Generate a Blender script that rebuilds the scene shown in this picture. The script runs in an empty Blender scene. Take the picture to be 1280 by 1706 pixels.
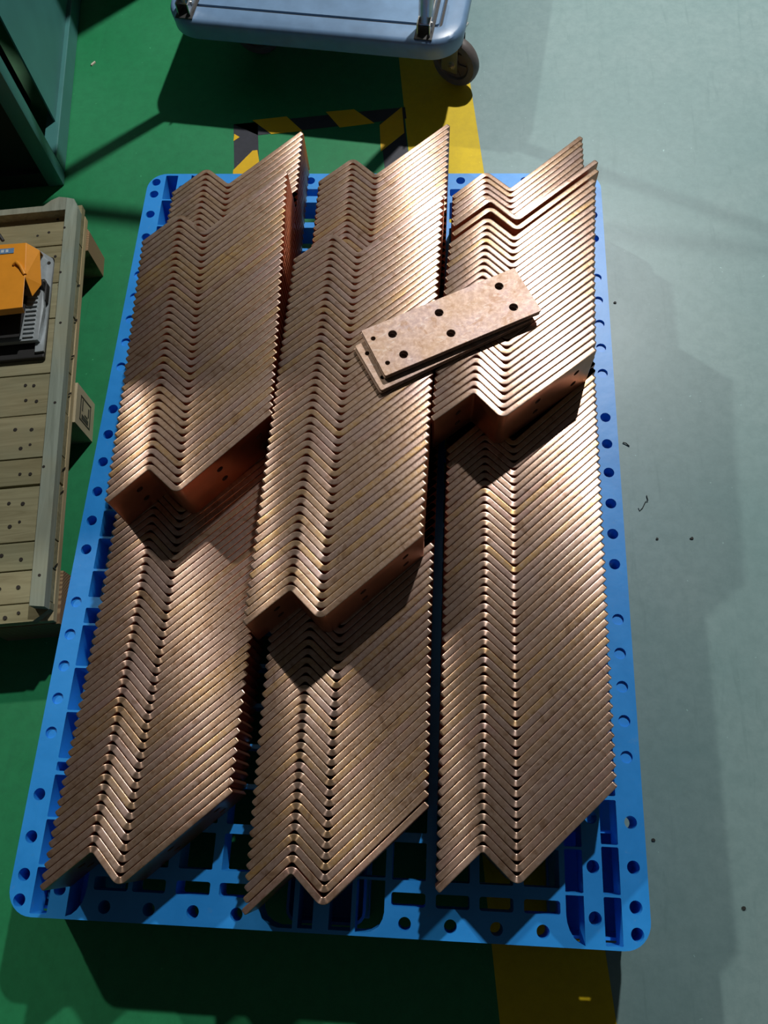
import bpy, bmesh, math, random
from mathutils import Vector, Matrix
random.seed(7)
S = bpy.context.scene
COL = S.collection
D2R = math.pi / 180
PI = math.pi

# ---------------------------------------------------------------- camera, world, lights, exposure
cam_d = bpy.data.cameras.new('camera')
cam_d.sensor_fit = 'AUTO'; cam_d.sensor_width = 36.0
cam_d.lens = 1338.986 / 1706 * 36.0
cam_d.clip_start = 0.02
cam = bpy.data.objects.new('camera', cam_d); COL.objects.link(cam)
cam.location = (0.65727, 0.15528, 1.52536)
cam.rotation_euler = (21.58257 * D2R, 2.78308 * D2R, 2.61358 * D2R)
S.camera = cam

W = bpy.data.worlds.new('hall'); S.world = W; W.use_nodes = True
wn = W.node_tree.nodes; wl = W.node_tree.links
bg = wn['Background']
tc = wn.new('ShaderNodeTexCoord'); sep = wn.new('ShaderNodeSeparateXYZ'); cr = wn.new('ShaderNodeValToRGB')
wl.new(tc.outputs['Generated'], sep.inputs[0]); wl.new(sep.outputs['Z'], cr.inputs[0]); wl.new(cr.outputs[0], bg.inputs[0])
cr.color_ramp.elements[0].position = 0.0; cr.color_ramp.elements[0].color = (0.30, 0.36, 0.33, 1)
cr.color_ramp.elements[1].position = 0.7; cr.color_ramp.elements[1].color = (0.62, 0.66, 0.64, 1)
bg.inputs[1].default_value = 0.048

def lamp(name, loc, power, color, radius, cone=None):
    l = bpy.data.lights.new(name, 'SPOT' if cone else 'POINT'); l.energy = power; l.color = color; l.shadow_soft_size = radius
    if cone: l.spot_size = math.radians(cone); l.spot_blend = 1.0      # a reflector lamp hanging straight down
    o = bpy.data.objects.new(name, l); COL.objects.link(o); o.location = loc
    return o
lamp('high_bay_lamp', (1.70, 4.14, 4.35), 1060, (1.0, 0.98, 0.955), 0.07, 146)     # behind, slightly right
lamp('high_bay_lamp', (-3.95, 5.05, 5.35), 830, (1.0, 0.93, 0.83), 0.10)   # far left, behind

S.view_settings.view_transform = 'Standard'
S.view_settings.look = 'None'
S.view_settings.exposure = 0.0
S.view_settings.gamma = 1.0
S.view_settings.use_curve_mapping = False

# ---------------------------------------------------------------- helpers
def link(name, me, mats, parent=None):
    o = bpy.data.objects.new(name, me); COL.objects.link(o)
    if mats is not None and len(me.materials) == 0:
        for m in (mats if isinstance(mats, (list, tuple)) else [mats]): me.materials.append(m)
    if parent: o.parent = parent
    return o
def from_bm(name, bm, mats, parent=None, smooth=None):
    me = bpy.data.meshes.new(name); bmesh.ops.recalc_face_normals(bm, faces=bm.faces); bm.to_mesh(me); bm.free()
    if smooth is not None:
        me.polygons.foreach_set('use_smooth', [True] * len(me.polygons)); me.set_sharp_from_angle(angle=smooth * D2R)
    return link(name, me, mats, parent)
def tag(o, label=None, cat=None, group=None, kind=None):
    if label: o['label'] = label
    if cat: o['category'] = cat
    if group: o['group'] = group
    if kind: o['kind'] = kind
    return o
def empty(name, loc=(0, 0, 0), rz=0):
    o = bpy.data.objects.new(name, None); COL.objects.link(o); o.location = loc; o.rotation_euler = (0, 0, rz); o.empty_display_size = 0.05
    return o
def box(bm, x0, x1, y0, y1, z0, z1, bev=0.0, M=None):
    r = bmesh.ops.create_cube(bm, size=1)
    vs = r['verts']
    for v in vs:
        v.co = Vector(((x0 + x1) / 2 + v.co.x * (x1 - x0), (y0 + y1) / 2 + v.co.y * (y1 - y0), (z0 + z1) / 2 + v.co.z * (z1 - z0)))
    if bev > 0:
        es = list({e for v in vs for e in v.link_edges})
        rr = bmesh.ops.bevel(bm, geom=es, offset=bev, segments=2, affect='EDGES', profile=0.6)
        vs = list({v for f in rr['faces'] for v in f.verts} | {v for v in vs if v.is_valid})
    if M is not None:
        for v in vs: v.co = M @ v.co
    return vs
def cyl(bm, c, r, h, axis='Z', n=24, r2=None, M=None):
    rr = bmesh.ops.create_cone(bm, cap_ends=True, segments=n, radius1=r, radius2=r if r2 is None else r2, depth=h)
    vs = rr['verts']
    R = {'Z': Matrix.Identity(3), 'X': Matrix.Rotation(PI / 2, 3, 'Y'), 'Y': Matrix.Rotation(PI / 2, 3, 'X')}[axis]
    for v in vs:
        v.co = R @ v.co + Vector(c)
        if M is not None: v.co = M @ v.co
    return vs
def prism(bm, pts, z0, z1):
    a = [bm.verts.new((p[0], p[1], z0)) for p in pts]; b = [bm.verts.new((p[0], p[1], z1)) for p in pts]
    n = len(pts)
    bm.faces.new(b); bm.faces.new(a[::-1])
    for i in range(n): bm.faces.new((a[i], a[(i + 1) % n], b[(i + 1) % n], b[i]))
    return a + b
def poly3(bm, pts):
    bm.faces.new([bm.verts.new(p) for p in pts])
def tube(name, pts, r, mat, parent=None, n=12):
    bm = bmesh.new(); rings = []
    P = [Vector(p) for p in pts]
    up = None
    for i, p in enumerate(P):
        d = (P[min(i + 1, len(P) - 1)] - P[max(i - 1, 0)]).normalized()
        if up is None: up = d.orthogonal().normalized()
        up = (up - d * up.dot(d)).normalized(); s = d.cross(up)
        rings.append([bm.verts.new(p + (up * math.cos(2 * PI * k / n) + s * math.sin(2 * PI * k / n)) * r) for k in range(n)])
    for a, b in zip(rings, rings[1:]):
        for k in range(n): bm.faces.new((a[k], a[(k + 1) % n], b[(k + 1) % n], b[k]))
    bm.faces.new(rings[0][::-1]); bm.faces.new(rings[-1])
    return from_bm(name, bm, mat, parent, smooth=50)
def rounded_rect(x0, x1, y0, y1, r, n=5):
    out = []
    for cx, cy, a0 in ((x1 - r, y1 - r, 0), (x0 + r, y1 - r, 90), (x0 + r, y0 + r, 180), (x1 - r, y0 + r, 270)):
        for k in range(n + 1):
            a = (a0 + 90 * k / n) * D2R; out.append((cx + r * math.cos(a), cy + r * math.sin(a)))
    return out
def circle(cx, cy, r, n=20):
    return [(cx + r * math.cos(2 * PI * k / n), cy + r * math.sin(2 * PI * k / n)) for k in range(n)]
def curve_slab(outer, holes, half):
    """a slab with holes cut straight through, made by filling a 2D curve"""
    cu = bpy.data.curves.new('slab', 'CURVE'); cu.dimensions = '2D'; cu.fill_mode = 'BOTH'; cu.extrude = half
    for pts in [outer] + holes:
        sp = cu.splines.new('POLY'); sp.points.add(len(pts) - 1)
        for i, p in enumerate(pts): sp.points[i].co = (p[0], p[1], 0, 1)
        sp.use_cyclic_u = True
    ob = bpy.data.objects.new('slab', cu); COL.objects.link(ob)
    dg = bpy.context.evaluated_depsgraph_get(); me = bpy.data.meshes.new_from_object(ob.evaluated_get(dg), depsgraph=dg)
    bpy.data.objects.remove(ob); bpy.data.curves.remove(cu)
    return me

# ---------------------------------------------------------------- materials
def newmat(name):
    m = bpy.data.materials.new(name); m.use_nodes = True
    return m, m.node_tree.nodes, m.node_tree.links, m.node_tree.nodes['Principled BSDF']
def ramp(N, L, fac, stops):
    r = N.new('ShaderNodeValToRGB'); L.new(fac, r.inputs[0]); e = r.color_ramp.elements
    while len(e) < len(stops): e.new(0.5)
    for k, (p, c) in enumerate(stops):
        e[k].position = p; e[k].color = (*c, 1) if len(c) == 3 else c
    return r.outputs[0]
def noise(N, L, vec, scale, detail=4, rough=0.55, dist=0.0):
    n = N.new('ShaderNodeTexNoise'); n.inputs['Scale'].default_value = scale; n.inputs['Detail'].default_value = detail
    n.inputs['Roughness'].default_value = rough; n.inputs['Distortion'].default_value = dist
    if vec is not None: L.new(vec, n.inputs['Vector'])
    return n.outputs['Fac']
def mapping(N, L, src, scale=(1, 1, 1), rot=(0, 0, 0)):
    m = N.new('ShaderNodeMapping'); m.inputs['Scale'].default_value = scale; m.inputs['Rotation'].default_value = rot; L.new(src, m.inputs['Vector'])
    return m.outputs[0]
def mix(N, L, fac, a, b, mode='MIX'):
    x = N.new('ShaderNodeMix'); x.data_type = 'RGBA'; x.blend_type = mode
    for s, v in ((x.inputs[0], fac), (x.inputs[6], a), (x.inputs[7], b)):
        if hasattr(v, 'is_output'): L.new(v, s)
        else: s.default_value = v if isinstance(v, float) else (*v, 1)
    return x.outputs[2]
def bump(N, L, h, strength, dist, bsdf):
    b = N.new('ShaderNodeBump'); b.inputs['Strength'].default_value = strength; b.inputs['Distance'].default_value = dist
    L.new(h, b.inputs['Height']); L.new(b.outputs[0], bsdf.inputs['Normal'])
def simple(name, color, rough=0.5, metal=0.0, nscale=30, amount=0.12, bmp=0.0, spec=0.5):
    m, N, L, B = newmat(name)
    t = N.new('ShaderNodeTexCoord')
    f = noise(N, L, t.outputs['Object'], nscale, 5)
    a = tuple(max(0, c * (1 - amount)) for c in color); b = tuple(min(1, c * (1 + amount)) for c in color)
    L.new(ramp(N, L, f, [(0.3, a), (0.7, b)]), B.inputs['Base Color'])
    B.inputs['Roughness'].default_value = rough; B.inputs['Metallic'].default_value = metal
    B.inputs['Specular IOR Level'].default_value = spec
    if bmp: bump(N, L, f, 0.5, bmp, B)
    return m

def copper_mat(name, gain=1.0, plate=False):
    m, N, L, B = newmat(name)
    g = N.new('ShaderNodeNewGeometry'); oi = N.new('ShaderNodeObjectInfo'); t = N.new('ShaderNodeTexCoord')
    tint = ramp(N, L, oi.outputs['Random'], [(0.0, (0.47, 0.285, 0.235)), (0.2, (0.43, 0.305, 0.275)), (0.4, (0.50, 0.315, 0.20)), (0.55, (0.40, 0.285, 0.26)), (0.7, (0.55, 0.34, 0.14)), (0.85, (0.37, 0.235, 0.18)), (1.0, (0.48, 0.335, 0.285))])
    if plate: tint = mix(N, L, 0.75, tint, (0.27, 0.215, 0.205))
    big = noise(N, L, g.outputs['Position'], 14, 5, 0.6, 0.4)
    c = mix(N, L, ramp(N, L, big, [(0.38, (0, 0, 0)), (0.68, (1, 1, 1))]), tint, (0.38, 0.255, 0.17))
    fine = noise(N, L, g.outputs['Position'], 120, 4, 0.7)
    c = mix(N, L, ramp(N, L, fine, [(0.42, (0, 0, 0)), (0.75, (0.75, 0.75, 0.75))]), c, (0.60, 0.45, 0.37))
    spots = noise(N, L, g.outputs['Position'], 45, 3, 0.6, 1.0)
    c = mix(N, L, ramp(N, L, spots, [(0.56, (0, 0, 0)), (0.68, (0.7, 0.7, 0.7))]), c, (0.28, 0.165, 0.10))
    if plate:      # pale scuffs left by handling
        sc = noise(N, L, mapping(N, L, t.outputs['Object'], (26, 60, 10), (0, 0, 0.5)), 1.0, 5, 0.6, 2.2)
        c = mix(N, L, ramp(N, L, sc, [(0.56, (0, 0, 0)), (0.66, (0.65, 0.65, 0.65))]), c, (0.50, 0.42, 0.37))
    L.new(c, B.inputs['Base Color'])
    B.inputs['Metallic'].default_value = 0.70 if plate else 0.80
    rr = N.new('ShaderNodeMapRange'); rr.inputs['To Min'].default_value = 0.46 if plate else 0.20; rr.inputs['To Max'].default_value = 0.60 if plate else 0.30; L.new(big, rr.inputs['Value']); L.new(rr.outputs[0], B.inputs['Roughness'])
    if not plate:      # drawn along the length: part of the sheen is grain that runs with the bar
        B2 = N.new('ShaderNodeBsdfPrincipled'); L.new(c, B2.inputs['Base Color']); B2.inputs['Metallic'].default_value = 0.80; B2.inputs['Roughness'].default_value = 0.35
        tg = N.new('ShaderNodeTangent'); tg.direction_type = 'UV_MAP'; tg.uv_map = 'along'; L.new(tg.outputs[0], B2.inputs['Tangent'])
        B2.inputs['Anisotropic'].default_value = 0.95; B2.inputs['Anisotropic Rotation'].default_value = 0.25
        mx = N.new('ShaderNodeMixShader'); mx.inputs[0].default_value = 0.55
        L.new(B.outputs[0], mx.inputs[1]); L.new(B2.outputs[0], mx.inputs[2]); L.new(mx.outputs[0], N['Material Output'].inputs[0])
    h = noise(N, L, mapping(N, L, t.outputs['Object'], (300, 300, 300)), 1.0, 3, 0.6)
    bump(N, L, h, 0.15, 0.0004, B)
    return m
COPPER = copper_mat('tarnished_copper')
COPPER_PLATE = copper_mat('scuffed_copper_plate', plate=True)
COPPER_FACE = simple('bright_copper_face', (0.62, 0.27, 0.16), 0.34, 0.9, 20, 0.12)

# floor paints
def floor_mat(name, base, alt, dark, rough, grime=0.5, scale=1.0):
    m, N, L, B = newmat(name)
    g = N.new('ShaderNodeNewGeometry'); P = g.outputs['Position']
    f = noise(N, L, P, 2.2 * scale, 6, 0.6, 0.3)
    c = ramp(N, L, f, [(0.3, base), (0.7, alt)])
    s = noise(N, L, mapping(N, L, P, (14, 1.6, 1), (0, 0, 0.12)), 3.5, 5, 0.65, 0.5)
    c = mix(N, L, ramp(N, L, s, [(0.58, (0, 0, 0)), (0.8, (grime,) * 3)]), c, dark)
    s2 = noise(N, L, P, 40, 6, 0.75)
    c = mix(N, L, ramp(N, L, s2, [(0.35, (0.35,) * 3), (0.6, (0, 0, 0))]), c, dark)
    sp = noise(N, L, P, 90, 2, 0.5)
    c = mix(N, L, ramp(N, L, sp, [(0.745, (0, 0, 0)), (0.77, (0.6,) * 3)]), c, tuple(min(1, x * 1.9 + 0.05) for x in base))
    L.new(c, B.inputs['Base Color'])
    rr = N.new('ShaderNodeMapRange'); rr.inputs['To Min'].default_value = rough - 0.08; rr.inputs['To Max'].default_value = rough + 0.12; L.new(f, rr.inputs['Value']); L.new(rr.outputs[0], B.inputs['Roughness'])
    B.inputs['Specular IOR Level'].default_value = 0.35
    bump(N, L, s2, 0.25, 0.0008, B)
    return m
GREEN = floor_mat('green_floor_paint', (0.012, 0.215, 0.075), (0.022, 0.25, 0.10), (0.01, 0.14, 0.055), 0.5, 0.35)
GREY = floor_mat('grey_floor_paint', (0.180, 0.295, 0.300), (0.235, 0.340, 0.345), (0.125, 0.215, 0.215), 0.40, 0.55)
YELLOW = floor_mat('yellow_floor_paint', (0.66, 0.47, 0.004), (0.70, 0.51, 0.005), (0.48, 0.33, 0.01), 0.6, 0.35)
TAPE_Y = floor_mat('hazard_tape_yellow', (0.75, 0.45, 0.01), (0.80, 0.50, 0.012), (0.6, 0.36, 0.02), 0.45, 0.2)
TAPE_K = floor_mat('hazard_tape_black', (0.030, 0.032, 0.045), (0.045, 0.047, 0.06), (0.02, 0.02, 0.025), 0.5, 0.2)

def blue_mat():
    m, N, L, B = newmat('blue_pallet_plastic')
    g = N.new('ShaderNodeNewGeometry'); P = g.outputs['Position']
    f = noise(N, L, P, 9, 6, 0.65, 0.5)
    c = ramp(N, L, f, [(0.3, (0.014, 0.265, 0.76)), (0.65, (0.028, 0.33, 0.90))])
    s = noise(N, L, P, 60, 5, 0.8, 0.5)
    c = mix(N, L, ramp(N, L, s, [(0.60, (0, 0, 0)), (0.85, (0.45,) * 3)]), c, (0.25, 0.40, 0.55))
    L.new(c, B.inputs['Base Color']); B.inputs['Roughness'].default_value = 0.42
    bump(N, L, noise(N, L, P, 25, 3), 0.25, 0.002, B)
    return m
BLUE = blue_mat()
TROLLEY_BLUE = simple('trolley_blue_plastic', (0.15, 0.26, 0.42), 0.36, 0, 25, 0.10, 0.0006)
BLACK = simple('black_rubber', (0.018, 0.018, 0.018), 0.6)
TYRE = simple('dark_grey_tyre', (0.105, 0.09, 0.085), 0.55, 0, 40, 0.15)
STEEL = simple('steel', (0.55, 0.55, 0.53), 0.3, 0.9)
TEAL = simple('teal_machine_paint', (0.055, 0.20, 0.19), 0.42, 0, 8, 0.10)
TEAL_SHADE = simple('teal_painted_shade', (0.005, 0.013, 0.011), 0.7)  # near-black teal: shade on the cabinet front and opening put into the colour
ORANGE = simple('orange_enamel', (0.80, 0.31, 0.025), 0.38, 0, 30, 0.06)
ALU = simple('cast_aluminium', (0.38, 0.43, 0.45), 0.42, 0.25, 60, 0.1)
LABELBLUE = simple('blue_label', (0.12, 0.25, 0.45), 0.5)
WHITE = simple('white_print', (0.55, 0.62, 0.66), 0.5)
DARKHOLE = simple('dark_nail', (0.02, 0.016, 0.012), 0.8)
INK = simple('stamp_ink', (0.05, 0.05, 0.035), 0.8, 0, 90, 0.5)
BRASS = simple('brass_bolt', (0.55, 0.48, 0.36), 0.35, 0.8)

def wood_mat(name, a, b, c3, axis):
    m, N, L, B = newmat(name)
    t = N.new('ShaderNodeTexCoord'); oi = N.new('ShaderNodeObjectInfo')
    sc = {'X': (3, 40, 40), 'Y': (40, 3, 40), 'Z': (40, 40, 3)}[axis]
    va = N.new('ShaderNodeVectorMath'); va.operation = 'ADD'; L.new(t.outputs['Object'], va.inputs[0]); L.new(oi.outputs['Random'], va.inputs[1])
    gr = noise(N, L, mapping(N, L, va.outputs[0], sc), 1.6, 6, 0.6, 1.2)
    bl = noise(N, L, va.outputs[0], 7, 4, 0.5)
    c = ramp(N, L, gr, [(0.32, a), (0.68, b)])
    c = mix(N, L, ramp(N, L, bl, [(0.45, (0, 0, 0)), (0.75, (0.7,) * 3)]), c, c3)
    tint = ramp(N, L, oi.outputs['Random'], [(0, (0.82, 0.80, 0.74)), (0.5, (1, 1, 1)), (1, (0.9, 0.95, 0.92))])
    c = mix(N, L, 1.0, c, tint, 'MULTIPLY')
    L.new(c, B.inputs['Base Color']); B.inputs['Roughness'].default_value = 0.75; B.inputs['Specular IOR Level'].default_value = 0.2
    bump(N, L, gr, 0.5, 0.001, B)
    return m
WOOD_X = wood_mat('weathered_plank_wood', (0.23, 0.205, 0.115), (0.36, 0.33, 0.20), (0.25, 0.27, 0.18), 'X')
WOOD_Y = wood_mat('grey_board_wood', (0.22, 0.25, 0.21), (0.33, 0.37, 0.32), (0.34, 0.32, 0.22), 'Y')
WOOD_W = wood_mat('pale_stringer_wood', (0.38, 0.31, 0.17), (0.55, 0.46, 0.28), (0.40, 0.28, 0.14), 'Y')
def chip_mat():
    m, N, L, B = newmat('end_grain_wood')
    t = N.new('ShaderNodeTexCoord')
    w = N.new('ShaderNodeTexWave'); w.wave_type = 'RINGS'; w.rings_direction = 'X'; w.inputs['Scale'].default_value = 60; w.inputs['Distortion'].default_value = 1.5
    L.new(mapping(N, L, t.outputs['Object']), w.inputs['Vector'])
    c = ramp(N, L, w.outputs['Fac'], [(0.2, (0.17, 0.10, 0.05)), (0.8, (0.34, 0.23, 0.12))])
    L.new(c, B.inputs['Base Color']); B.inputs['Roughness'].default_value = 0.85
    return m
ENDGRAIN = chip_mat()
BLOCKWOOD = simple('pale_block_wood', (0.45, 0.39, 0.25), 0.8, 0, 12, 0.12)

Z0 = 0.15     # top of the blue pallet
ROT = 6.9 * D2R   # the hall's own grid lies turned against the pallet

# ---------------------------------------------------------------- floor
def yel(y, side):   # edges of the yellow line
    return (0.7695 - 0.1145 * y) if side == 'l' else (0.957 - 0.120 * y)
def strip(name, xa, xb, mat, z0, z1, y0=-3.0, y1=7.0):
    bm = bmesh.new(); prism(bm, [(xa(y0), y0), (xb(y0), y0), (xb(y1), y1), (xa(y1), y1)], z0, z1)
    return from_bm(name, bm, mat)
fl = strip('floor', lambda y: -7.0, lambda y: 7.0, GREY, -0.05, 0.0)
tag(fl, 'grey painted concrete floor to the right of the yellow line', 'floor', kind='structure')
fg = strip('floor', lambda y: -6.9, lambda y: yel(y, 'l') + 0.01, GREEN, -0.002, 0.0006)
tag(fg, 'green painted floor to the left of the yellow line', 'floor', kind='structure')
ty = strip('trim_1', lambda y: yel(y, 'l'), lambda y: yel(y, 'r'), YELLOW, -0.002, 0.0010)
tag(ty, 'yellow painted line between green and grey floor', 'floor marking', kind='structure')

bm = bmesh.new(); box(bm, -7, 7, 7.0, 7.2, 0, 6.5)
wb = from_bm('wall_back', bm, simple('hall_wall_paint', (0.45, 0.48, 0.46), 0.8)); tag(wb, 'plain far wall of the factory hall', 'wall', kind='structure')
# hazard tape frame (Pi shape) on the green floor
U = lambda a, b: (a, b)
def rotp(u, v, o=(0.128, 1.764)):
    c, s = math.cos(7.2 * D2R), math.sin(7.2 * D2R)
    return (o[0] + u * c - v * s, o[1] + u * s + v * c)
tp = empty('hazard_tape'); tag(tp, 'black and yellow striped hazard tape frame stuck on the green floor', 'tape')
bm = bmesh.new()
prism(bm, [rotp(0.000, -0.60), rotp(0.062, -0.60), rotp(0.062, 0.045), rotp(0.000, 0.045)], 0.0004, 0.0011)
prism(bm, [rotp(0.000, 0.045), rotp(0.44, 0.045), rotp(0.44, -0.012 + 0.018), rotp(0.062, 0.0)], 0.0004, 0.0011)
prism(bm, [rotp(0.372, 0.0), rotp(0.372, -0.60), rotp(0.434, -0.60), rotp(0.434, 0.02)], 0.0004, 0.00115)
from_bm('black_tape', bm, TAPE_K, tp)
for k, pts in enumerate([[(.139, 1.657), (.140, 1.640), (.162, 1.640), (.202, 1.682), (.193, 1.722), (.181, 1.720)],
                         [(.128, 1.776), (.129, 1.752), (.143, 1.765)],
                         [(.170, 1.822), (.257, 1.834), (.302, 1.785), (.223, 1.775)],
                         [(.357, 1.849), (.429, 1.857), (.483, 1.810), (.396, 1.796)],
                         [(.497, 1.803), (.551, 1.864), (.560, 1.777), (.504, 1.716)],
                         [(.516, 1.60), (.578, 1.66), (.588, 1.59), (.526, 1.53)],
                         [(.152, 1.52), (.214, 1.58), (.222, 1.51), (.160, 1.45)]]):
    bm = bmesh.new(); prism(bm, pts, 0.0008, 0.0017); from_bm('yellow_stripe', bm, TAPE_Y, tp)

# small debris lying on the grey floor
DB = simple('dark_debris', (0.015, 0.018, 0.016), 0.7)
deb = [((1.046, 0.923), 'bent dark metal shaving on the grey floor beside the pallet rim', 'shaving', 1),
       ((1.082, 0.789), 'thin curled dark wire scrap on the grey floor right of the pallet', 'wire scrap', 2),
       ((1.100, 0.712), 'round black speck on the grey floor, nearer to the pallet of two specks', 'debris', 0),
       ((1.168, 0.715), 'black tailed speck on the grey floor, farther from the pallet of two specks', 'debris', 0),
       ((1.051, 1.272), 'small dark spot of dirt on the grey floor near the back of the pallet', 'debris', 0),
       ((1.051, 0.157), 'small black chip on the grey floor by the front right pallet corner', 'debris', 0),
       ((1.192, 0.058), 'tiny black chip on the grey floor at the lower right of the photo', 'debris', 0)]
for (x, y), lab, cat, kind in deb:
    if kind == 0:
        bm = bmesh.new(); n = 7
        ang = random.random() * 6
        pts = [(x + math.cos(2 * PI * k / n + ang) * 0.0038 * random.uniform(.6, 1.2), y + math.sin(2 * PI * k / n + ang) * 0.0030 * random.uniform(.6, 1.2)) for k in range(n)]
        prism(bm, pts, 0.0, 0.0022); o = from_bm('debris_chip', bm, DB)
    elif kind == 1:
        o = tube('metal_shaving', [(x, y, 0.002), (x + .006, y - .002, 0.003), (x + .013, y - .008, 0.0015)], 0.0012, DB, n=6)
    else:
        o = tube('wire_scrap', [(x + .004, y + .016, 0.002), (x + .006, y + .004, 0.003), (x + 0.001, y + .002, 0.002), (x - .006, y - .012, 0.002), (x - .012, y - .018, .001), (x - .014, y - .012, .001)], 0.0008, DB, n=6)
    tag(o, lab, cat)
o = tube('wood_splinter', [(-0.289, 2.021, 0.002), (-0.281, 2.033, 0.002)], 0.003, simple('pale_chip', (0.75, 0.62, 0.5), 0.8), n=6)
tag(o, 'pale chip lying on the green floor right of the teal cabinet', 'chip')

# ---------------------------------------------------------------- blue plastic pallet
def build_pallet():
    root = empty('plastic_pallet'); tag(root, 'blue plastic pallet with holed rim carrying the stacked copper bars', 'pallet')
    PW, PL = 1.0, 1.5
    holes = []
    yh = [.023, .060, .116, .181, .608, .665, .724, .786, .845, .901, 1.324, 1.386, 1.442, 1.476]
    yb = [.280, .337, .393, .449, .508, .998, 1.056, 1.112, 1.168, 1.224]
    plugs = []
    for xc in (0.0190, 0.979):
        for y in yh: holes.append(circle(xc, y, 0.0098))
        for y in yb: holes.append(circle(xc, y, 0.0098)); plugs.append((xc, y))
    for xc in (.081, .917):
        for y in (.042, .114, .186, .36, .52, .68): 
            holes.append(circle(xc, y, 0.0098)); holes.append(circle(xc, 1.5 - y, 0.0098))
    for x in (.157, .228, .298, .367, .628, .698, .768, .838):
        for y in (.020, 1.480): holes.append(circle(x, y, 0.0098))
    ch = [(.005, .0722), (.0757, .1435), (.147, .213), (.219, .2335), (.2395, .315), (.3185, .3905), (.394, .466), (.470, .498), (.518, .567), (.571, .630), (.634, .685), (.689, .745)]
    for x0, x1 in ((.0392, .0665), (.931, .9575)):
        for y0, y1 in ch:
            holes.append(rounded_rect(x0, x1, y0, y1, .0015, 1)); holes.append(rounded_rect(x0, x1, 1.5 - y1, 1.5 - y0, .0015, 1))
    def corner(side):
        pts = [(.901, .004), (.901, .0722), (.8735, .0722), (.8735, .045), (.8745, .035), (.878, .024), (.884, .014), (.892, .007)]
        return [((p[0] if side else 0.998 - p[0]), p[1]) for p in pts]
    mir = lambda pts: [(p[0], 1.5 - p[1]) for p in pts]
    for s in (0, 1):
        holes.append(corner(s)); holes.append(mir(corner(s)))
    ch2 = [(.0757, .1375), (.1415, .2), (.2045, .27), (.2745, .34), (.3445, .41), (.4145, .48), (.4845, .55), (.5545, .62), (.6245, .69), (.6945, .747)]
    for x0, x1 in ((.097, .1245), (.8735, .901)):
        for y0, y1 in ch2:
            holes.append(rounded_rect(x0, x1, y0, y1, .0015, 1)); holes.append(rounded_rect(x0, x1, 1.5 - y1, 1.5 - y0, .0015, 1))
    SX = [(.135, .190), (.197, .250), (.267, .321), (.336, .390), (.606, .659), (.675, .727), (.742, .794), (.810, .865)]
    for x0, x1 in SX:
        for y0, y1 in ((.0437, .0635), (1.4365, 1.4563)): holes.append(rounded_rect(x0, x1, y0, y1, .004, 3))
    big = [[(.401, .079), (.455, .079), (.455, .005), (.432, .005), (.418, .009), (.407, .017), (.402, .028), (.401, .035)],
           [(.463, .079), (.486, .079), (.486, .006), (.463, .006)],
           [(.511, .079), (.545, .079), (.545, .006), (.511, .006)],
           [(.552, .079), (.596, .079), (.596, .035), (.594, .025), (.588, .014), (.576, .007), (.565, .005), (.552, .005)]]
    for p in big: holes.append(p); holes.append(mir(p))
    MX = [(.401, .455), (.463, .486), (.511, .545), (.552, .596)]
    rows = [(.081, .1355), (.150, .205), (.2120, .268), (.275, .335), (.342, .402), (.409, .469), (.476, .536), (.543, .603), (.610, .670), (.677, .745)]
    for r, (y0, y1) in enumerate(rows):
        for x0, x1 in SX + MX:
            if (x0, x1) in MX and r == 0: y0c = .083
            else: y0c = y0
            holes.append(rounded_rect(x0, x1, y0c, y1, .0015, 1)); holes.append(rounded_rect(x0, x1, 1.5 - y1, 1.5 - y0c, .0015, 1))
    outer = rounded_rect(0, PW, 0, PL, 0.042, 8)
    me = curve_slab(outer, holes, 0.0255)
    for v in me.vertices: v.co.z += Z0 - 0.0255
    deck = link('deck', me, BLUE, root)
    bm = bmesh.new(); cyl(bm, (0, 0, 0), 0.0102, 0.004, n=20); pm = from_bm('hole_plug', bm, BLUE, root)
    pm.location = (plugs[0][0], plugs[0][1], Z0 - .0065)
    for x, y in plugs[1:]:
        q = pm.copy(); COL.objects.link(q); q.parent = root; q.location = (x, y, Z0 - .0065)
    # moulded hole rims
    for x0, x1 in ((0.0, .14), (.43, .57), (.86, 1.0)):
        bm = bmesh.new(); box(bm, x0 + .004, x1 - .004, .012, PL - .012, 0.0012, .020, .002); from_bm('runner', bm, BLUE, root)
        for y0 in (.008, .67, 1.332):
            pts = rounded_rect(x0 + .006, x1 - .006, y0, y0 + .16, .02, 4)
            fm = curve_slab(pts, [rounded_rect(x0 + .0105, x1 - .0105, y0 + .0045, y0 + .1555, .016, 4)], 0.0394)
            for v in fm.vertices: v.co.z += 0.0200 + 0.0396
            link('foot', fm, BLUE, root)
    return root
build_pallet()

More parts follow.
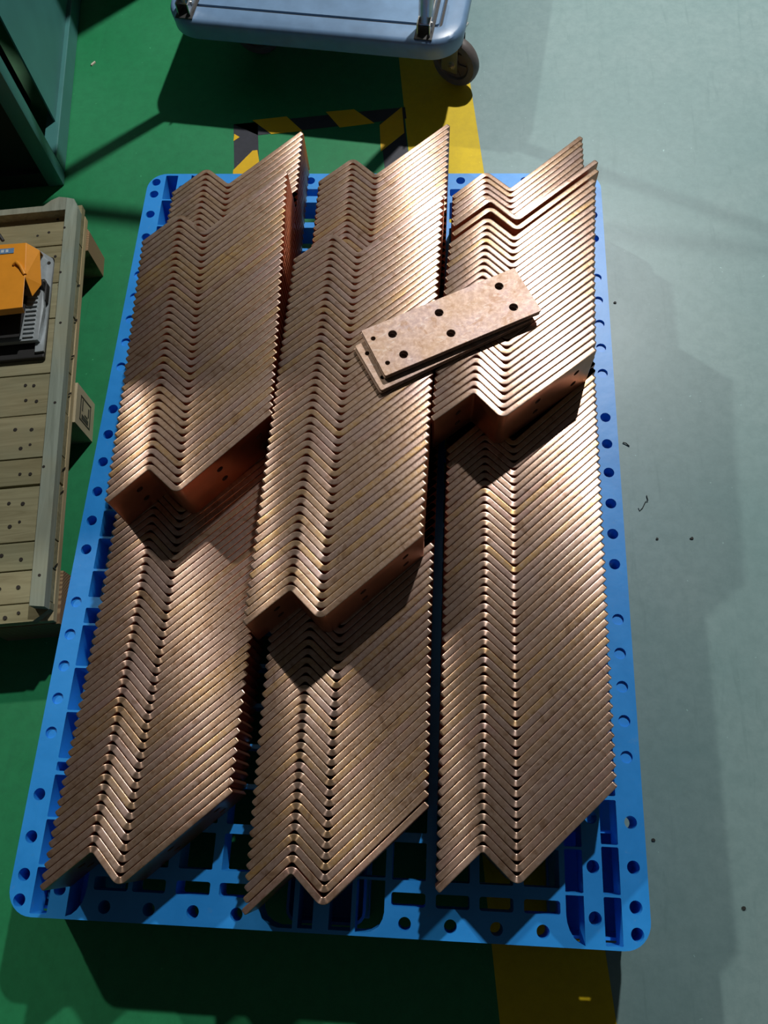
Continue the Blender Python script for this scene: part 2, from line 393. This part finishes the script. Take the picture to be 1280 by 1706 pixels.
# ---------------------------------------------------------------- copper bars
T = 0.00985; H = 0.100
A1, A2, A3 = 41.5 * D2R, -39.5 * D2R, 42.5 * D2R
def bar_mesh():
    Pk = Vector((0, 0.0032)); 
    Lp = Vector((-.0659, -.0583)) ; 
    Vp = Vector((.0486, -.0401 - .0032))
    d1 = (Pk - Lp).normalized(); d2 = (Vp - Pk).normalized()
    Rp = Vector((.1975, .0964)); d3 = (Rp - Vp).normalized()
    path = []
    def arc(c, da, db, r, n=7):
        th = da.angle(db); tl = r * math.tan(th / 2)
        a = c - da * tl
        nrm = Vector((-da.y, da.x)); s = 1 if (da.x * db.y - da.y * db.x) > 0 else -1
        cen = a + nrm * r * s
        out = []
        for k in range(n):
            an = th * k / (n - 1) * s
            v = a - cen; out.append(cen + Vector((v.x * math.cos(an) - v.y * math.sin(an), v.x * math.sin(an) + v.y * math.cos(an))))
        return out
    st = []   # (point, thickness scale, drop)
    st.append((Lp, 0.70, 0.0010)); st.append((Lp + d1 * 0.0012, 0.93, 0.0003)); st.append((Lp + d1 * 0.003, 1, 0))
    for p in arc(Pk, d1, d2, 0.0098): st.append((p, 1, 0))
    for p in arc(Vp, d2, d3, 0.0098): st.append((p, 1, 0))
    st.append((Rp - d3 * 0.003, 1, 0)); st.append((Rp - d3 * 0.0012, 0.93, 0.0003)); st.append((Rp, 0.70, 0.0010))
    prof = [(-.5, .0011), (-.488, .0006), (-.455, .00024), (-.40, .00008), (-.28, .00002), (.28, .00002), (.40, .00008), (.455, .00024), (.488, .0006), (.5, .0011)]
    bm = bmesh.new(); rings = []
    n = len(st)
    for i, (p, s, dr) in enumerate(st):
        a = st[max(i - 1, 0)][0]; b = st[min(i + 1, n - 1)][0]; d = (b - a).normalized(); nr = Vector((-d.y, d.x))
        ring = [bm.verts.new((p.x + nr.x * u * T * s, p.y + nr.y * u * T * s, H - z - dr)) for u, z in prof]
        ring += [bm.verts.new((p.x + nr.x * .5 * T * s, p.y + nr.y * .5 * T * s, 0.0)), bm.verts.new((p.x - nr.x * .5 * T * s, p.y - nr.y * .5 * T * s, 0.0))]
        rings.append(ring)
    m = len(rings[0])
    for a, b in zip(rings, rings[1:]):
        for k in range(m): bm.faces.new((a[k], a[(k + 1) % m], b[(k + 1) % m], b[k]))
    bm.faces.new(rings[0][::-1]); bm.faces.new(rings[-1])
    bmesh.ops.recalc_face_normals(bm, faces=bm.faces)
    uv = bm.loops.layers.uv.new('along')
    dist = [0.0]
    for a, b in zip(st, st[1:]): dist.append(dist[-1] + (b[0] - a[0]).length)
    idx = {v: (dist[i], k * 0.003) for i, rg in enumerate(rings) for k, v in enumerate(rg)}
    for f in bm.faces:
        for l in f.loops:
            u, w = idx[l.vert]
            if w == 0.0 and any(idx[q][1] > (m - 2) * 0.003 for q in f.verts): w = m * 0.003
            l[uv].uv = (u, w)
    me = bpy.data.meshes.new('bar_blank'); bm.to_mesh(me); bm.free()
    # drilled holes
    hb = bmesh.new()
    def hole(p, d, z):
        nr = Vector((-d.y, d.x, 0)); ang = math.atan2(nr.y, nr.x)
        Mx = Matrix.Translation((p.x, p.y, z)) @ Matrix.Rotation(ang, 4, 'Z') @ Matrix.Rotation(PI / 2, 4, 'Y')
        bmesh.ops.create_cone(hb, cap_ends=True, segments=14, radius1=.0062, radius2=.0062, depth=.03, matrix=Mx)
    for z in (.032, .068):
        hole(Pk - d1 * .037, d1, z); hole(Vp + d3 * .078, d3, z); hole(Vp + d3 * .165, d3, z)
    hm = bpy.data.meshes.new('drill'); hb.to_mesh(hm); hb.free()
    bo = bpy.data.objects.new('blank', me); ho = bpy.data.objects.new('drill', hm); COL.objects.link(bo); COL.objects.link(ho)
    md = bo.modifiers.new('b', 'BOOLEAN'); md.object = ho; md.operation = 'DIFFERENCE'; md.solver = 'EXACT'
    dg = bpy.context.evaluated_depsgraph_get(); out = bpy.data.meshes.new_from_object(bo.evaluated_get(dg), depsgraph=dg)
    bpy.data.objects.remove(bo); bpy.data.objects.remove(ho)
    out.name = 'copper_bar'
    out.polygons.foreach_set('use_smooth', [True] * len(out.polygons)); out.set_sharp_from_angle(angle=50 * D2R)
    out.materials.clear(); out.materials.append(COPPER); out.materials.append(COPPER_FACE)
    for p in out.polygons: p.material_index = 1 if (abs(p.normal.z) < 0.25 and p.center.z < H - .0012) else 0
    return out
BAR = bar_mesh()
SHP = [Vector((-.0659, -.0583)), Vector((0, 0)), Vector((.0486, -.0401)), Vector((.1975, .0964))]
def pose(pts):      # rigid pose from four measured points (left tip, peak, valley, right tip)
    q = [Vector(p) for p in pts]
    v = q[3] - q[0]; th = math.atan2(v.y, v.x) - math.atan2((SHP[3] - SHP[0]).y, (SHP[3] - SHP[0]).x)
    c, s = math.cos(th), math.sin(th)
    cen = sum(q, Vector((0, 0))) / 4; sc = sum(SHP, Vector((0, 0))) / 4
    return (cen.x - (c * sc.x - s * sc.y), cen.y - (s * sc.x + c * sc.y), th / D2R)
K = {
 'l1': [[(.096, .050), (.160, .106), (.209, .065), (.361, .199)], (.172, .4981), [(.106, 1.351), (.170, 1.408), (.218, 1.372), (.356, 1.514)]],
 'l2': [[(.398, .034), (.463, .093), (.512, .053), (.657, .194)], (.4605, .3922), [(.409, 1.377), (.475, 1.435), (.519, 1.401), (.665, 1.530)]],
 'l3': [[(.677, .075), (.741, .134), (.789, .096), (.936, .231)], (.744, .703), [(.681, 1.342), (.747, 1.398), (.798, 1.361), (.940, 1.499)]],
 'u1': [[(.131, .627), (.192, .685), (.241, .649), (.380, .794)], (.1846, .8884), [(.112, 1.140), (.175, 1.196), (.218, 1.168), (.355, 1.310)]],
 'u2': [[(.380, .434), (.442, .489), (.488, .450), (.637, .583)], (.4543, .9351), [(.397, 1.100), (.461, 1.154), (.509, 1.120), (.658, 1.247)]],
 'u3': [[(.654, .785), (.720, .839), (.766, .797), (.918, .921)], (.7274, .990), [(.675, 1.137), (.7424, 1.1898), (.789, 1.155), (.940, 1.290)]],
}
PITCH = 0.01462
def lerp_pose(key, y):
    a, mid, b = K[key]; pa = pose(a); pb = pose(b)
    t = (y - pa[1]) / (pb[1] - pa[1]); x = pa[0] + (pb[0] - pa[0]) * t; th = pa[2] + (pb[2] - pa[2]) * t
    tm = (mid[1] - pa[1]) / (pb[1] - pa[1]); dev = mid[0] - (pa[0] + (pb[0] - pa[0]) * tm)
    w = t / tm if t < tm else (1 - t) / (1 - tm)
    w = max(0, min(1, w)); w = w * w * (3 - 2 * w) * 0.5 + w * 0.5
    return x + dev * w, th
ORD = ['', 'first', 'second', 'third', 'fourth', 'fifth', 'sixth', 'seventh', 'eighth', 'ninth', 'tenth', 'eleventh', 'twelfth', 'thirteenth', 'fourteenth', 'fifteenth', 'sixteenth', 'seventeenth', 'eighteenth', 'nineteenth', 'twentieth']
TENS = {2: 'twenty', 3: 'thirty', 4: 'forty', 5: 'fifty'}; TENTH = {2: 'twentieth', 3: 'thirtieth', 4: 'fortieth', 5: 'fiftieth'}
def ordw(n):
    if n <= 20: return ORD[n]
    return TENTH[n // 10] if n % 10 == 0 else TENS[n // 10] + '-' + ORD[n % 10]
COLN = {'1': 'left', '2': 'middle', '3': 'right'}
hidden = []
def place(x, y, th, z, label, group):
    o = bpy.data.objects.new('copper_bar', BAR); COL.objects.link(o)
    o.location = (x, y, z); o.rotation_euler = (0, 0, th * D2R); o['label'] = label; o['category'] = 'copper bar'; o['group'] = group
    return o
FRONTSHOW = {'1': 0.685 + 0.02, '2': 0.489 + 0.02, '3': 0.839 + 0.0}    # lower bars in front of the upper layer
BACKSHOW = {'1': 1.25, '2': 1.21, '3': 1.275}
for c in '123':
    key = 'l' + c; pa = pose(K[key][0]); pb = pose(K[key][2]); n = int(round((pb[1] - pa[1]) / PITCH)); stp = (pb[1] - pa[1]) / n
    ys = [pa[1] + i * stp for i in range(n + 1)]
    front = [y for y in ys if y < FRONTSHOW[c]]; back = [y for y in ys if y > BACKSHOW[c]]
    for i, y in enumerate(ys):
        x, th = lerp_pose(key, y); y2 = y + random.uniform(-.0001, .0001); th += random.uniform(-.03, .03); x += random.uniform(-.00015, .00015)
        if c == '2' and i == 0: y2 -= 0.0012; th -= 0.25
        if y in front:
            k = i + 1
            lab = ('bent copper bar at the very front of the %s stack, lower layer' % COLN[c]) if k == 1 else 'bent copper bar, %s from the front of the %s stack, lower layer' % (ordw(k), COLN[c])
            place(x, y2, th, Z0 + .0003, lab, 'bent copper bars at the front of the %s stack, lower layer' % COLN[c])
        elif y in back:
            k = n + 1 - i
            lab = ('bent copper bar at the very back of the %s stack, lower layer' % COLN[c]) if k == 1 else 'bent copper bar, %s from the back of the %s stack, lower layer' % (ordw(k), COLN[c])
            place(x, y2, th, Z0 + .0003, lab, 'bent copper bars at the back of the %s stack, lower layer' % COLN[c])
        else:
            hidden.append((x, y2, th))
    key = 'u' + c; pa = pose(K[key][0]); pb = pose(K[key][2]); n = int(round((pb[1] - pa[1]) / PITCH)); stp = (pb[1] - pa[1]) / n
    for i in range(n + 1):
        y = pa[1] + i * stp; x, th = lerp_pose(key, y); y += random.uniform(-.0001, .0001); th += random.uniform(-.03, .03); x += random.uniform(-.00015, .00015)
        th = min(th, 3.4); k = i + 1
        lab = ('bent copper bar at the front edge of the %s stack, upper layer' % COLN[c]) if k == 1 else 'bent copper bar, %s from the front of the %s stack, upper layer' % (ordw(k), COLN[c])
        place(x, y, th, Z0 + H + .0008, lab, 'bent copper bars of the %s stack, upper layer' % COLN[c])
# two bars standing slightly apart at the back of the right stack
for pts, lab in (([(.6800, 1.1630), (.7485, 1.2135), (.7935, 1.1790), (.9465, 1.3145)], 'bent copper bar standing slightly apart behind the right upper layer, nearer of two'),
                 ([(.681, 1.1865), (.7470, 1.2355), (.795, 1.2005), (.9440, 1.3355)], 'bent copper bar standing apart behind the right upper layer, farther of two')):
    x, y, th = pose(pts); place(x, y, th, Z0 + H + .0008, lab, 'loose copper bars behind the right upper layer')
# the lower layer's bars buried under the upper layer: one mass (past the 300 that show largest)
import numpy as np
base = np.empty(len(BAR.vertices) * 3); BAR.vertices.foreach_get('co', base); base = base.reshape(-1, 3)
vb, fb = [], []
polys = [list(p.vertices) for p in BAR.polygons]
for x, y, th in hidden:
    a = th * D2R; Rm = np.array([[math.cos(a), math.sin(a), 0], [-math.sin(a), math.cos(a), 0], [0, 0, 1]])
    o0 = len(vb); vb.extend((base @ Rm + np.array([x, y, Z0 + .0003])).tolist()); fb.extend([[i + o0 for i in p] for p in polys])
me = bpy.data.meshes.new('buried_copper_bars'); me.from_pydata(vb, [], fb); mi = [p.material_index for p in BAR.polygons] * len(hidden); me.polygons.foreach_set('material_index', mi); me.polygons.foreach_set('use_smooth', [True] * len(me.polygons)); me.set_sharp_from_angle(angle=50 * D2R)
o = link('buried_copper_bars', me, [COPPER, COPPER_FACE]); tag(o, 'lower layer copper bars buried under the upper layer, only their ends showing', 'copper bar', kind='stuff')

# ---------------------------------------------------------------- flat copper plates on top
def plate(name_label, corner, ang, z, seed, L=0.2915, Wd=0.0990, th=0.0055):
    outer = rounded_rect(0, L, 0, Wd, 0.0028, 3)
    big = [(.045, .0690), (.045, .0245), (.134, .0730), (.134, .0270), (.250, .0760), (.252, .0270)]
    small = [(.012, .0755), (.0140, .0215)]
    holes = [circle(a, b, .0074, 20) for a, b in big] + [circle(a, b, .0040, 14) for a, b in small]
    me = curve_slab(outer, holes, th / 2 - 0.0005)
    # soften the top edge with a bevelled lip
    bm = bmesh.new(); bm.from_mesh(me)
    bmesh.ops.remove_doubles(bm, verts=bm.verts, dist=1e-6)
    es = [e for e in bm.edges if len(e.link_faces) == 2 and abs(e.calc_face_angle(0)) > 1.2]
    bmesh.ops.bevel(bm, geom=es, offset=0.0005, segments=2, affect='EDGES', profile=0.5)
    bm.to_mesh(me); bm.free()
    o = link('copper_plate', me, COPPER_PLATE); o.location = (corner[0], corner[1], z + th / 2); o.rotation_euler = (0, 0, ang * D2R)
    o['label'] = name_label; o['category'] = 'copper plate'; o['group'] = 'flat drilled copper plates on the stacks'
    return o
ztop = Z0 + 2 * H + .0012
plate('flat copper plate lowest in the small pile across the bars', (.5630, .8275), 29.6, ztop, 1)
plate('flat copper plate second from the bottom of the small pile', (.5650, .8290), 29.5, ztop + .0060, 2)
plate('flat copper plate just below the topmost of the small pile', (.5702, .8485), 27.0, ztop + .0125, 3)
plate('flat drilled copper plate on top of the small pile', (.5716, .8491), 27.0, ztop + .0186, 4)

# ---------------------------------------------------------------- wooden pallet at the left
def build_wood():
    root = empty('wooden_pallet', (-0.036, 0.478, 0), ROT); tag(root, 'weathered wooden pallet with rim boards beside the blue pallet', 'pallet')
    LX, LY = 1.15, 0.945
    bounds = [0, .036, .100, .157, .275, .333, .430, .525, .660, .752, .853, .962]
    for i, (a, b) in enumerate(zip(bounds, bounds[1:])):
        bm = bmesh.new(); z1 = .1275 + random.uniform(-.001, .001)
        if i == 0: prism(bm, [(-LX, a + .001), (-.030, a + .001), (0, a + .022), (0, b - .001), (-LX, b - .001)], .110, z1)
        else: box(bm, -LX, -random.uniform(0, .002), a + .0012, b - .0012 - (0.003 if i == 3 else 0), .110, z1, .0012)
        from_bm('plank', bm, WOOD_X, root)
    bm = bmesh.new(); prism(bm, [(-.0275, .024), (.0, .020), (.0, LY - .012), (-.010, LY + .014), (-.0275, LY + .020)], .128, .150)
    from_bm('rim_board', bm, WOOD_Y, root)
    bm = bmesh.new(); prism(bm, [(-LX, LY - .014), (-.028, LY - .014), (-.028, LY + .020), (-.045, LY + .024), (-.062, LY + .016), (-.078, LY + .002), (-LX, LY + .002)], .128, .150)
    from_bm('rim_board', bm, WOOD_Y, root)
    for xx in (-.12, -.62, -LX):
        bm = bmesh.new(); box(bm, xx, xx + .12 if xx > -.2 else xx + .10, .004, LY, .0935, .1095, .001); from_bm('stringer', bm, WOOD_W, root)
    for xx in (-.137, -.60, -LX):
        for j, (a, b) in enumerate(((.002, .105), (.425, .518), (.862, .945))):
            bm = bmesh.new(); pr = [(xx, a), (xx + .142, a), (xx + .142, b - (.03 if j == 2 else 0)), (xx + .142 - (.02 if j == 2 else 0), b), (xx, b)]
            if xx > -.2: pr = [(p[0] + .0, p[1]) for p in pr]
            prism(bm, pr, .0, .0930); blk = from_bm('block', bm, BLOCKWOOD if j == 1 else ENDGRAIN, root)
            if xx > -.2 and j == 1:
                bm = bmesh.new(); X = xx + .1421
                def rb(y0, y1, z0, z1): box(bm, X - .0002, X + .0006, y0, y1, z0, z1)
                rb(a + .018, b - .018, .070, .0735); rb(a + .018, b - .018, .020, .0235); rb(a + .018, a + .021, .020, .0735); rb(b - .021, b - .018, .020, .0735)
                rb(a + .024, a + .034, .030, .064); rb(a + .037, a + .040, .034, .050); rb(a + .043, b - .024, .060, .064); rb(a + .043, b - .030, .028, .033)
                from_bm('ink_stamp', bm, INK, blk)
    bm = bmesh.new()
    for i, (a, b) in enumerate(zip(bounds, bounds[1:])):
        for xx in (-.062, -.09, -.57, -1.08):
            for yy in ((a * .7 + b * .3), (a * .3 + b * .7)) if b - a > .07 else ((a + b) / 2,):
                cyl(bm, (xx + random.uniform(-.012, .012), yy + random.uniform(-.008, .008), .1279), random.uniform(.0028, .0042), .0012, n=8)
    for yy in (.08, .30, .44, .63, .76, .88): cyl(bm, (-.018 + random.uniform(-.008, .008), yy, .1503), .0028, .001, n=8)
    nn = from_bm('nail_heads', bm, DARKHOLE, root); nn['kind'] = 'stuff'
    # dark gaps of the staples on the side
    bm = bmesh.new()
    for yy in (.10, .25, .30, .47, .56, .65, .74): 
        poly3(bm, [(.0008, yy, .124), (.0008, yy + .004, .124), (.0008, yy + .016, .110), (.0008, yy + .012, .110)])
    ss = from_bm('side_nails', bm, DARKHOLE, root); ss['kind'] = 'stuff'
    return root
build_wood()

# ---------------------------------------------------------------- foot pedal switch on the wooden pallet
def build_pedal():
    root = empty('foot_pedal', (-0.158, 1.045, .1294), ROT); tag(root, 'orange hooded foot pedal switch with grey treadle on the wooden pallet', 'foot switch')
    bm = bmesh.new(); box(bm, -.26, .003, -.020, .235, 0, .010, .003); from_bm('base_mat', bm, BLACK, root)
    bm = bmesh.new(); prism(bm, [(-.014, -.010), (.004, -.009), (.0075, .215), (.004, .226), (-.040, .262), (-.25, .262), (-.25, .14), (-.020, .14)], .0102, .0155); from_bm('base_flange', bm, ALU, root)
    bm = bmesh.new(); cyl(bm, (-.002, .214, .016), .0036, .002, n=12); from_bm('screw_hole', bm, DARKHOLE, root)
    bm = bmesh.new()   # cast side cheek, a slanted wedge
    vs = [(-.006, .112, .0157), (-.006, .222, .0157), (-.030, .255, .0157), (-.030, .205, .060), (-.020, .13, .050)]
    a = [bm.verts.new(v) for v in vs]; b = [bm.verts.new((v[0] - .012, v[1], v[2])) for v in vs]
    bm.faces.new(a); bm.faces.new(b[::-1])
    for i in range(5): bm.faces.new((a[i], a[(i + 1) % 5], b[(i + 1) % 5], b[i]))
    from_bm('side_cheek', bm, ALU, root)
    bm = bmesh.new(); box(bm, -.25, -.036, .10, .205, .0157, .055, .004); from_bm('switch_body', bm, BLACK, root)
    bm = bmesh.new()
    tp_ = [(-.26, .216, .085), (-.020, .211, .085), (-.014, .124, .085), (-.012, .050, .085), (-.26, .044, .085)]
    t1 = [bm.verts.new(v) for v in tp_]; bm.faces.new(t1)
    bk = [bm.verts.new((-.26, .236, .02)), bm.verts.new((-.014, .232, .02))]
    bm.faces.new((t1[0], t1[1], bk[1], bk[0]))
    fl_ = [bm.verts.new((.000, .206, .064)), bm.verts.new((.0045, .128, .052)), bm.verts.new((-.008, .094, .060))]
    bm.faces.new((t1[1], fl_[0], fl_[1], fl_[2], t1[2])); bm.faces.new((t1[1], bk[1], fl_[0]))
    lip = [bm.verts.new((-.26, .040, .072)), bm.verts.new((-.014, .046, .072))]
    bm.faces.new((t1[4], t1[3], lip[1], lip[0]))
    bmesh.ops.recalc_face_normals(bm, faces=bm.faces)
    hood = from_bm('hood', bm, ORANGE, root)
    sm = hood.modifiers.new('thick', 'SOLIDIFY'); sm.thickness = .002; sm.offset = 0
    bv = hood.modifiers.new('round', 'BEVEL'); bv.width = .0018; bv.segments = 2; bv.limit_method = 'ANGLE'
    bm = bmesh.new(); box(bm, -.2, -.043, .187, .200, .0862, .0870); lb = from_bm('label', bm, LABELBLUE, hood)
    bm = bmesh.new()
    for k in range(14): box(bm, -.190 + k * .0100, -.190 + k * .0100 + random.uniform(.003, .007), .1900, .1970, .0870, .0873)
    from_bm('label_print', bm, WHITE, lb)
    # raised rib on the hood
    tube('hood_rib', [(-.040, .157, .086), (-.033, .160, .089), (-.024, .150, .0885), (-.015, .130, .085)], .004, ORANGE, hood, n=10)
    # treadle with ribs
    tr = bmesh.new()
    vs = [(-.25, .012, .026), (-.005, .012, .026), (.005, .085, .034), (.003, .122, .040), (-.012, .130, .042), (-.25, .130, .042)]
    a = [tr.verts.new(v) for v in vs]; b = [tr.verts.new((v[0], v[1], v[2] - .010)) for v in vs]
    tr.faces.new(a); tr.faces.new(b[::-1])
    for i in range(6): tr.faces.new((a[i], a[(i + 1) % 6], b[(i + 1) % 6], b[i]))
    trd = from_bm('treadle', tr, ALU, root)
    for k in range(10):
        y = .018 + k * .0098; z = .026 + (y - .012) * .135
        bm = bmesh.new(); box(bm, -.036 + k * .0009, -.014 + k * .0009, y, y + .0050, z, z + .0034, .0005); from_bm('tread_rib', bm, ALU, trd)
    bm = bmesh.new(); prism(bm, [(-.25, .013), (-.037, .013), (-.028, .112), (-.25, .112)], .0400, .0412); from_bm('tread_black_sheet', bm, BLACK, trd)  # flat black sheet over the treadle left of the ribs
    bm = bmesh.new(); cyl(bm, (-.002, .142, .032), .013, .010, 'X', 20); box(bm, -.004, .0062, .104, .150, .0160, .032, .003); pv = from_bm('pivot', bm, BLACK, root, smooth=40)
    bm = bmesh.new(); cyl(bm, (.003, .146, .040), .0030, .006, 'X', 12); from_bm('pivot_pin', bm, STEEL, pv, smooth=40)
    # cable with a coiled strain relief
    pts = []
    for k in range(60):
        t = k / 59; a = k * 2 * PI / 8
        cx, cy, cz = -.098 - .038 * t, .268 + .046 * t, .058 + .012 * math.sin(t * 2.5)
        pts.append((cx + .0052 * math.cos(a) * .7, cy + .0052 * math.cos(a) * .7, cz + .0056 * math.sin(a)))
    tube('strain_relief_spring', pts, .0012, STEEL, root, n=6)
    tube('cable', [(-.09, .255, .05), (-.105, .280, .058), (-.136, .314, .068), (-.19, .345, .070), (-.30, .36, .06), (-.5, .33, .02), (-.8, .30, .008)], .0038, BLACK, root, n=8)
    return root
build_pedal()

# ---------------------------------------------------------------- teal machine cabinet, top left
def build_cabinet():
    root = empty('machine_cabinet', (-0.282, 1.608, 0), ROT); tag(root, 'teal steel machine cabinet with corner posts behind the wooden pallet', 'cabinet')
    Wx, Ly, Hh = .85, 1.25, 1.22
    pw = .040
    for (x0, y0) in ((-pw, 0), (-Wx, 0), (-pw, Ly - pw), (-Wx, Ly - pw)):
        bm = bmesh.new(); box(bm, x0, x0 + pw, y0, y0 + pw, .0008, Hh, .006); from_bm('post', bm, TEAL, root, smooth=40)
    for z0, z1 in ((.004, .045), (Hh - .04, Hh)):
        bm = bmesh.new(); box(bm, -pw + .004, -.0006, pw, Ly - pw, z0, z1 + (.010 if z0 < .1 else 0), .002); from_bm('side_rail', bm, TEAL, root)
        bm = bmesh.new(); box(bm, -Wx + pw, -pw, .002, pw - .004, z0, z1, .002); from_bm('front_rail', bm, TEAL_SHADE, root)
        bm = bmesh.new(); box(bm, -Wx + pw, -pw, Ly - pw + .004, Ly - .002, z0, z1, .002); from_bm('back_rail', bm, TEAL, root)
    bm = bmesh.new(); box(bm, -.016, -.012, .158, Ly - pw, .056, Hh - .04); from_bm('side_panel', bm, TEAL, root)
    bm = bmesh.new(); box(bm, -.115, -.111, pw, .30, .003, Hh - .04); from_bm('opening_shade_sheet', bm, TEAL_SHADE, root)  # dark sheet added behind the opening to stand for its shade
    bm = bmesh.new(); box(bm, -Wx + pw, -pw, .018, .022, .003, Hh - .04); from_bm('front_panel', bm, TEAL_SHADE, root)  # unlit teal front, its shade put into the colour
    bm = bmesh.new(); box(bm, -Wx + pw, -pw, Ly - .02, Ly - .016, .04, Hh - .04); from_bm('back_panel', bm, TEAL, root)
    bm = bmesh.new(); box(bm, -Wx, 0, 0, Ly, Hh, Hh + .02, .004); from_bm('top_panel', bm, TEAL, root)
    return root
build_cabinet()
def build_shadow_caster():  # unseen cabinet added to cast the dark floor corner at top left
    root = empty('shadow_caster_cabinet', (0.02, 2.49, 0), ROT); tag(root, 'added teal cabinet out of view behind the trolley, casting the dark floor corner', 'cabinet')
    bm = bmesh.new(); box(bm, -.36, 0, 0, .45, .03, 0.97, .004); from_bm('body', bm, TEAL, root)
    bm = bmesh.new(); box(bm, -.34, -.02, .02, .43, 0, .03); from_bm('plinth', bm, BLACK, root)
    for x0 in (-.3475,):
        bm = bmesh.new(); box(bm, x0, x0 + .335, -.012, -.001, .05, .95, .003); d = from_bm('door', bm, TEAL, root)
        bm = bmesh.new(); hx = -.33; box(bm, hx, hx + .012, -.030, -.013, .52, .64, .003); from_bm('handle', bm, STEEL, d)
build_shadow_caster()

# ---------------------------------------------------------------- platform trolley, top
def build_trolley():
    ang = -8.0 * D2R
    root = empty('platform_trolley', (-0.022, 1.925, 0), ang); tag(root, 'blue plastic platform trolley on casters with one black wheel showing', 'trolley')
    Wd, Ln, zt, zb = 0.722, 1.05, 0.203, 0.150
    bm = bmesh.new()
    def ring(inset, z, r): return [bm.verts.new((p[0], p[1], z)) for p in rounded_rect(inset, Wd - inset, inset, Ln - inset, r, 8)]
    rs = [ring(.010, zb, .070), ring(.004, zb + .006, .074), ring(.003, zb + .02, .076), ring(.001, zt - .012, .078), ring(.005, zt - .004, .074), ring(.012, zt, .068)]
    for a, b in zip(rs, rs[1:]):
        n = len(a)
        for k in range(n): bm.faces.new((a[k], a[(k + 1) % n], b[(k + 1) % n], b[k]))
    bm.faces.new(rs[0][::-1])
    # rim, groove and inner deck
    last = rs[-1]
    for inset, z, r in ((.052, zt, .012), (.0535, zt - .005, .011), (.060, zt - .005, .008), (.0615, zt - .0005, .007)):
        nr = ring(inset, z, r); n = len(nr)
        for k in range(n): bm.faces.new((last[k], last[(k + 1) % n], nr[(k + 1) % n], nr[k]))
        last = nr
    bm.faces.new(last)
    from_bm('platform', bm, TROLLEY_BLUE, root, smooth=35)
    bm = bmesh.new()
    for q in (.0567,):
        for (x0, x1, y0, y1) in ((q - .003, Wd - q + .003, q - .003, q + .003), (q - .003, q + .003, q + .003, Ln - q), (Wd - q - .003, Wd - q + .003, q + .003, Ln - q)):
            box(bm, x0, x1, y0, y1, zt - .0049, zt - .0045)
    from_bm('groove', bm, BLACK, root)
    # handle hinge brackets set in slots near both front corners
    for xs in (.055, Wd - .090):
        b = empty('hinge', (0, 0, 0)); b.parent = root
        bm = bmesh.new(); box(bm, xs - .021, xs + .021, .008, .150, zt - .001, zt + .0012, .0004); from_bm('slot_pad', bm, BLACK, b)
        bm = bmesh.new(); box(bm, xs - .0155, xs - .013, .016, .14, zt, zt + .030, .0005); box(bm, xs + .013, xs + .0155, .016, .14, zt, zt + .030, .0005); from_bm('bracket', bm, STEEL, b)
        bm = bmesh.new(); cyl(bm, (xs, .040, zt + .016), .006, .036, 'X', 14); from_bm('hinge_pin', bm, STEEL, b, smooth=40)
    # folding handle leaning back over the platform
    tip = (0.0, .50, .80)
    xa, xb = .055, Wd - .090
    pts = [(xa, .050, zt + .016), (xa, .19, zt + .70), (xa + .02, .205, zt + .745), (xa + .07, .21, zt + .76), (xb - .07, .21, zt + .76), (xb - .02, .205, zt + .745), (xb, .19, zt + .70), (xb, .050, zt + .016)]
    tube('handle', pts, .017, STEEL, root, n=16)
    # casters
    for i, (cx, cy) in enumerate(((.155, .165), (.685, .125), (.155, Ln - .16), (.672, Ln - .16))):
        cs = empty('caster', (cx, cy, 0), -20 * D2R if i == 1 else 0); cs.parent = root
        bm = bmesh.new(); box(bm, -.030, .026, -.034, .034, zb - .007, zb - .001, .001); cyl(bm, (0, 0, zb - .014), .026, .014, 'Z', 20)
        for s in (-1, 1): box(bm, -.018, .026, s * .019 - .0015, s * .019 + .0015, .045, zb - .018, .0005)
        from_bm('fork', bm, STEEL if i != 0 else BLACK, cs, smooth=40)
        bm = bmesh.new(); R = .0625; prof = [(-.015, R - .012), (-.014, R - .005), (-.009, R - .001), (0, R), (.009, R - .001), (.014, R - .005), (.015, R - .012), (.015, R - .020), (.010, R - .024)]
        prof = [(-.010, R - .024), (-.015, R - .020)] + prof
        rings = []; n = 40
        for yy, rr in prof: rings.append([bm.verts.new((.012 + rr * math.cos(2 * PI * k / n), yy, R + .0016 + rr * math.sin(2 * PI * k / n))) for k in range(n)])
        for a, b in zip(rings, rings[1:] + rings[:1]):
            for k in range(n): bm.faces.new((a[k], a[(k + 1) % n], b[(k + 1) % n], b[k]))
        wh = from_bm('wheel', bm, TYRE, cs, smooth=40)
        bm = bmesh.new(); cyl(bm, (.012, 0, R + .0016), .040, .018, 'Y', 32); cyl(bm, (.012, 0, R + .0016), .016, .032, 'Y', 24)
        for k in range(6):
            a = k * PI / 3; box(bm, .014, .036, -.0125, .0125, -.003, .003, 0, Matrix.Translation((.012, 0, R + .0016)) @ Matrix.Rotation(a, 4, 'Y'))
        from_bm('hub', bm, simple('brown_hub_%d' % i, (0.10, 0.075, 0.065), 0.5), wh, smooth=40)
        bm = bmesh.new(); cyl(bm, (.012, 0, R + .0016), .0085, .052, 'Y', 6); cyl(bm, (.012, 0, R + .0016), .0045, .060, 'Y', 12); from_bm('axle_bolt', bm, BRASS, wh)
    return root
build_trolley()
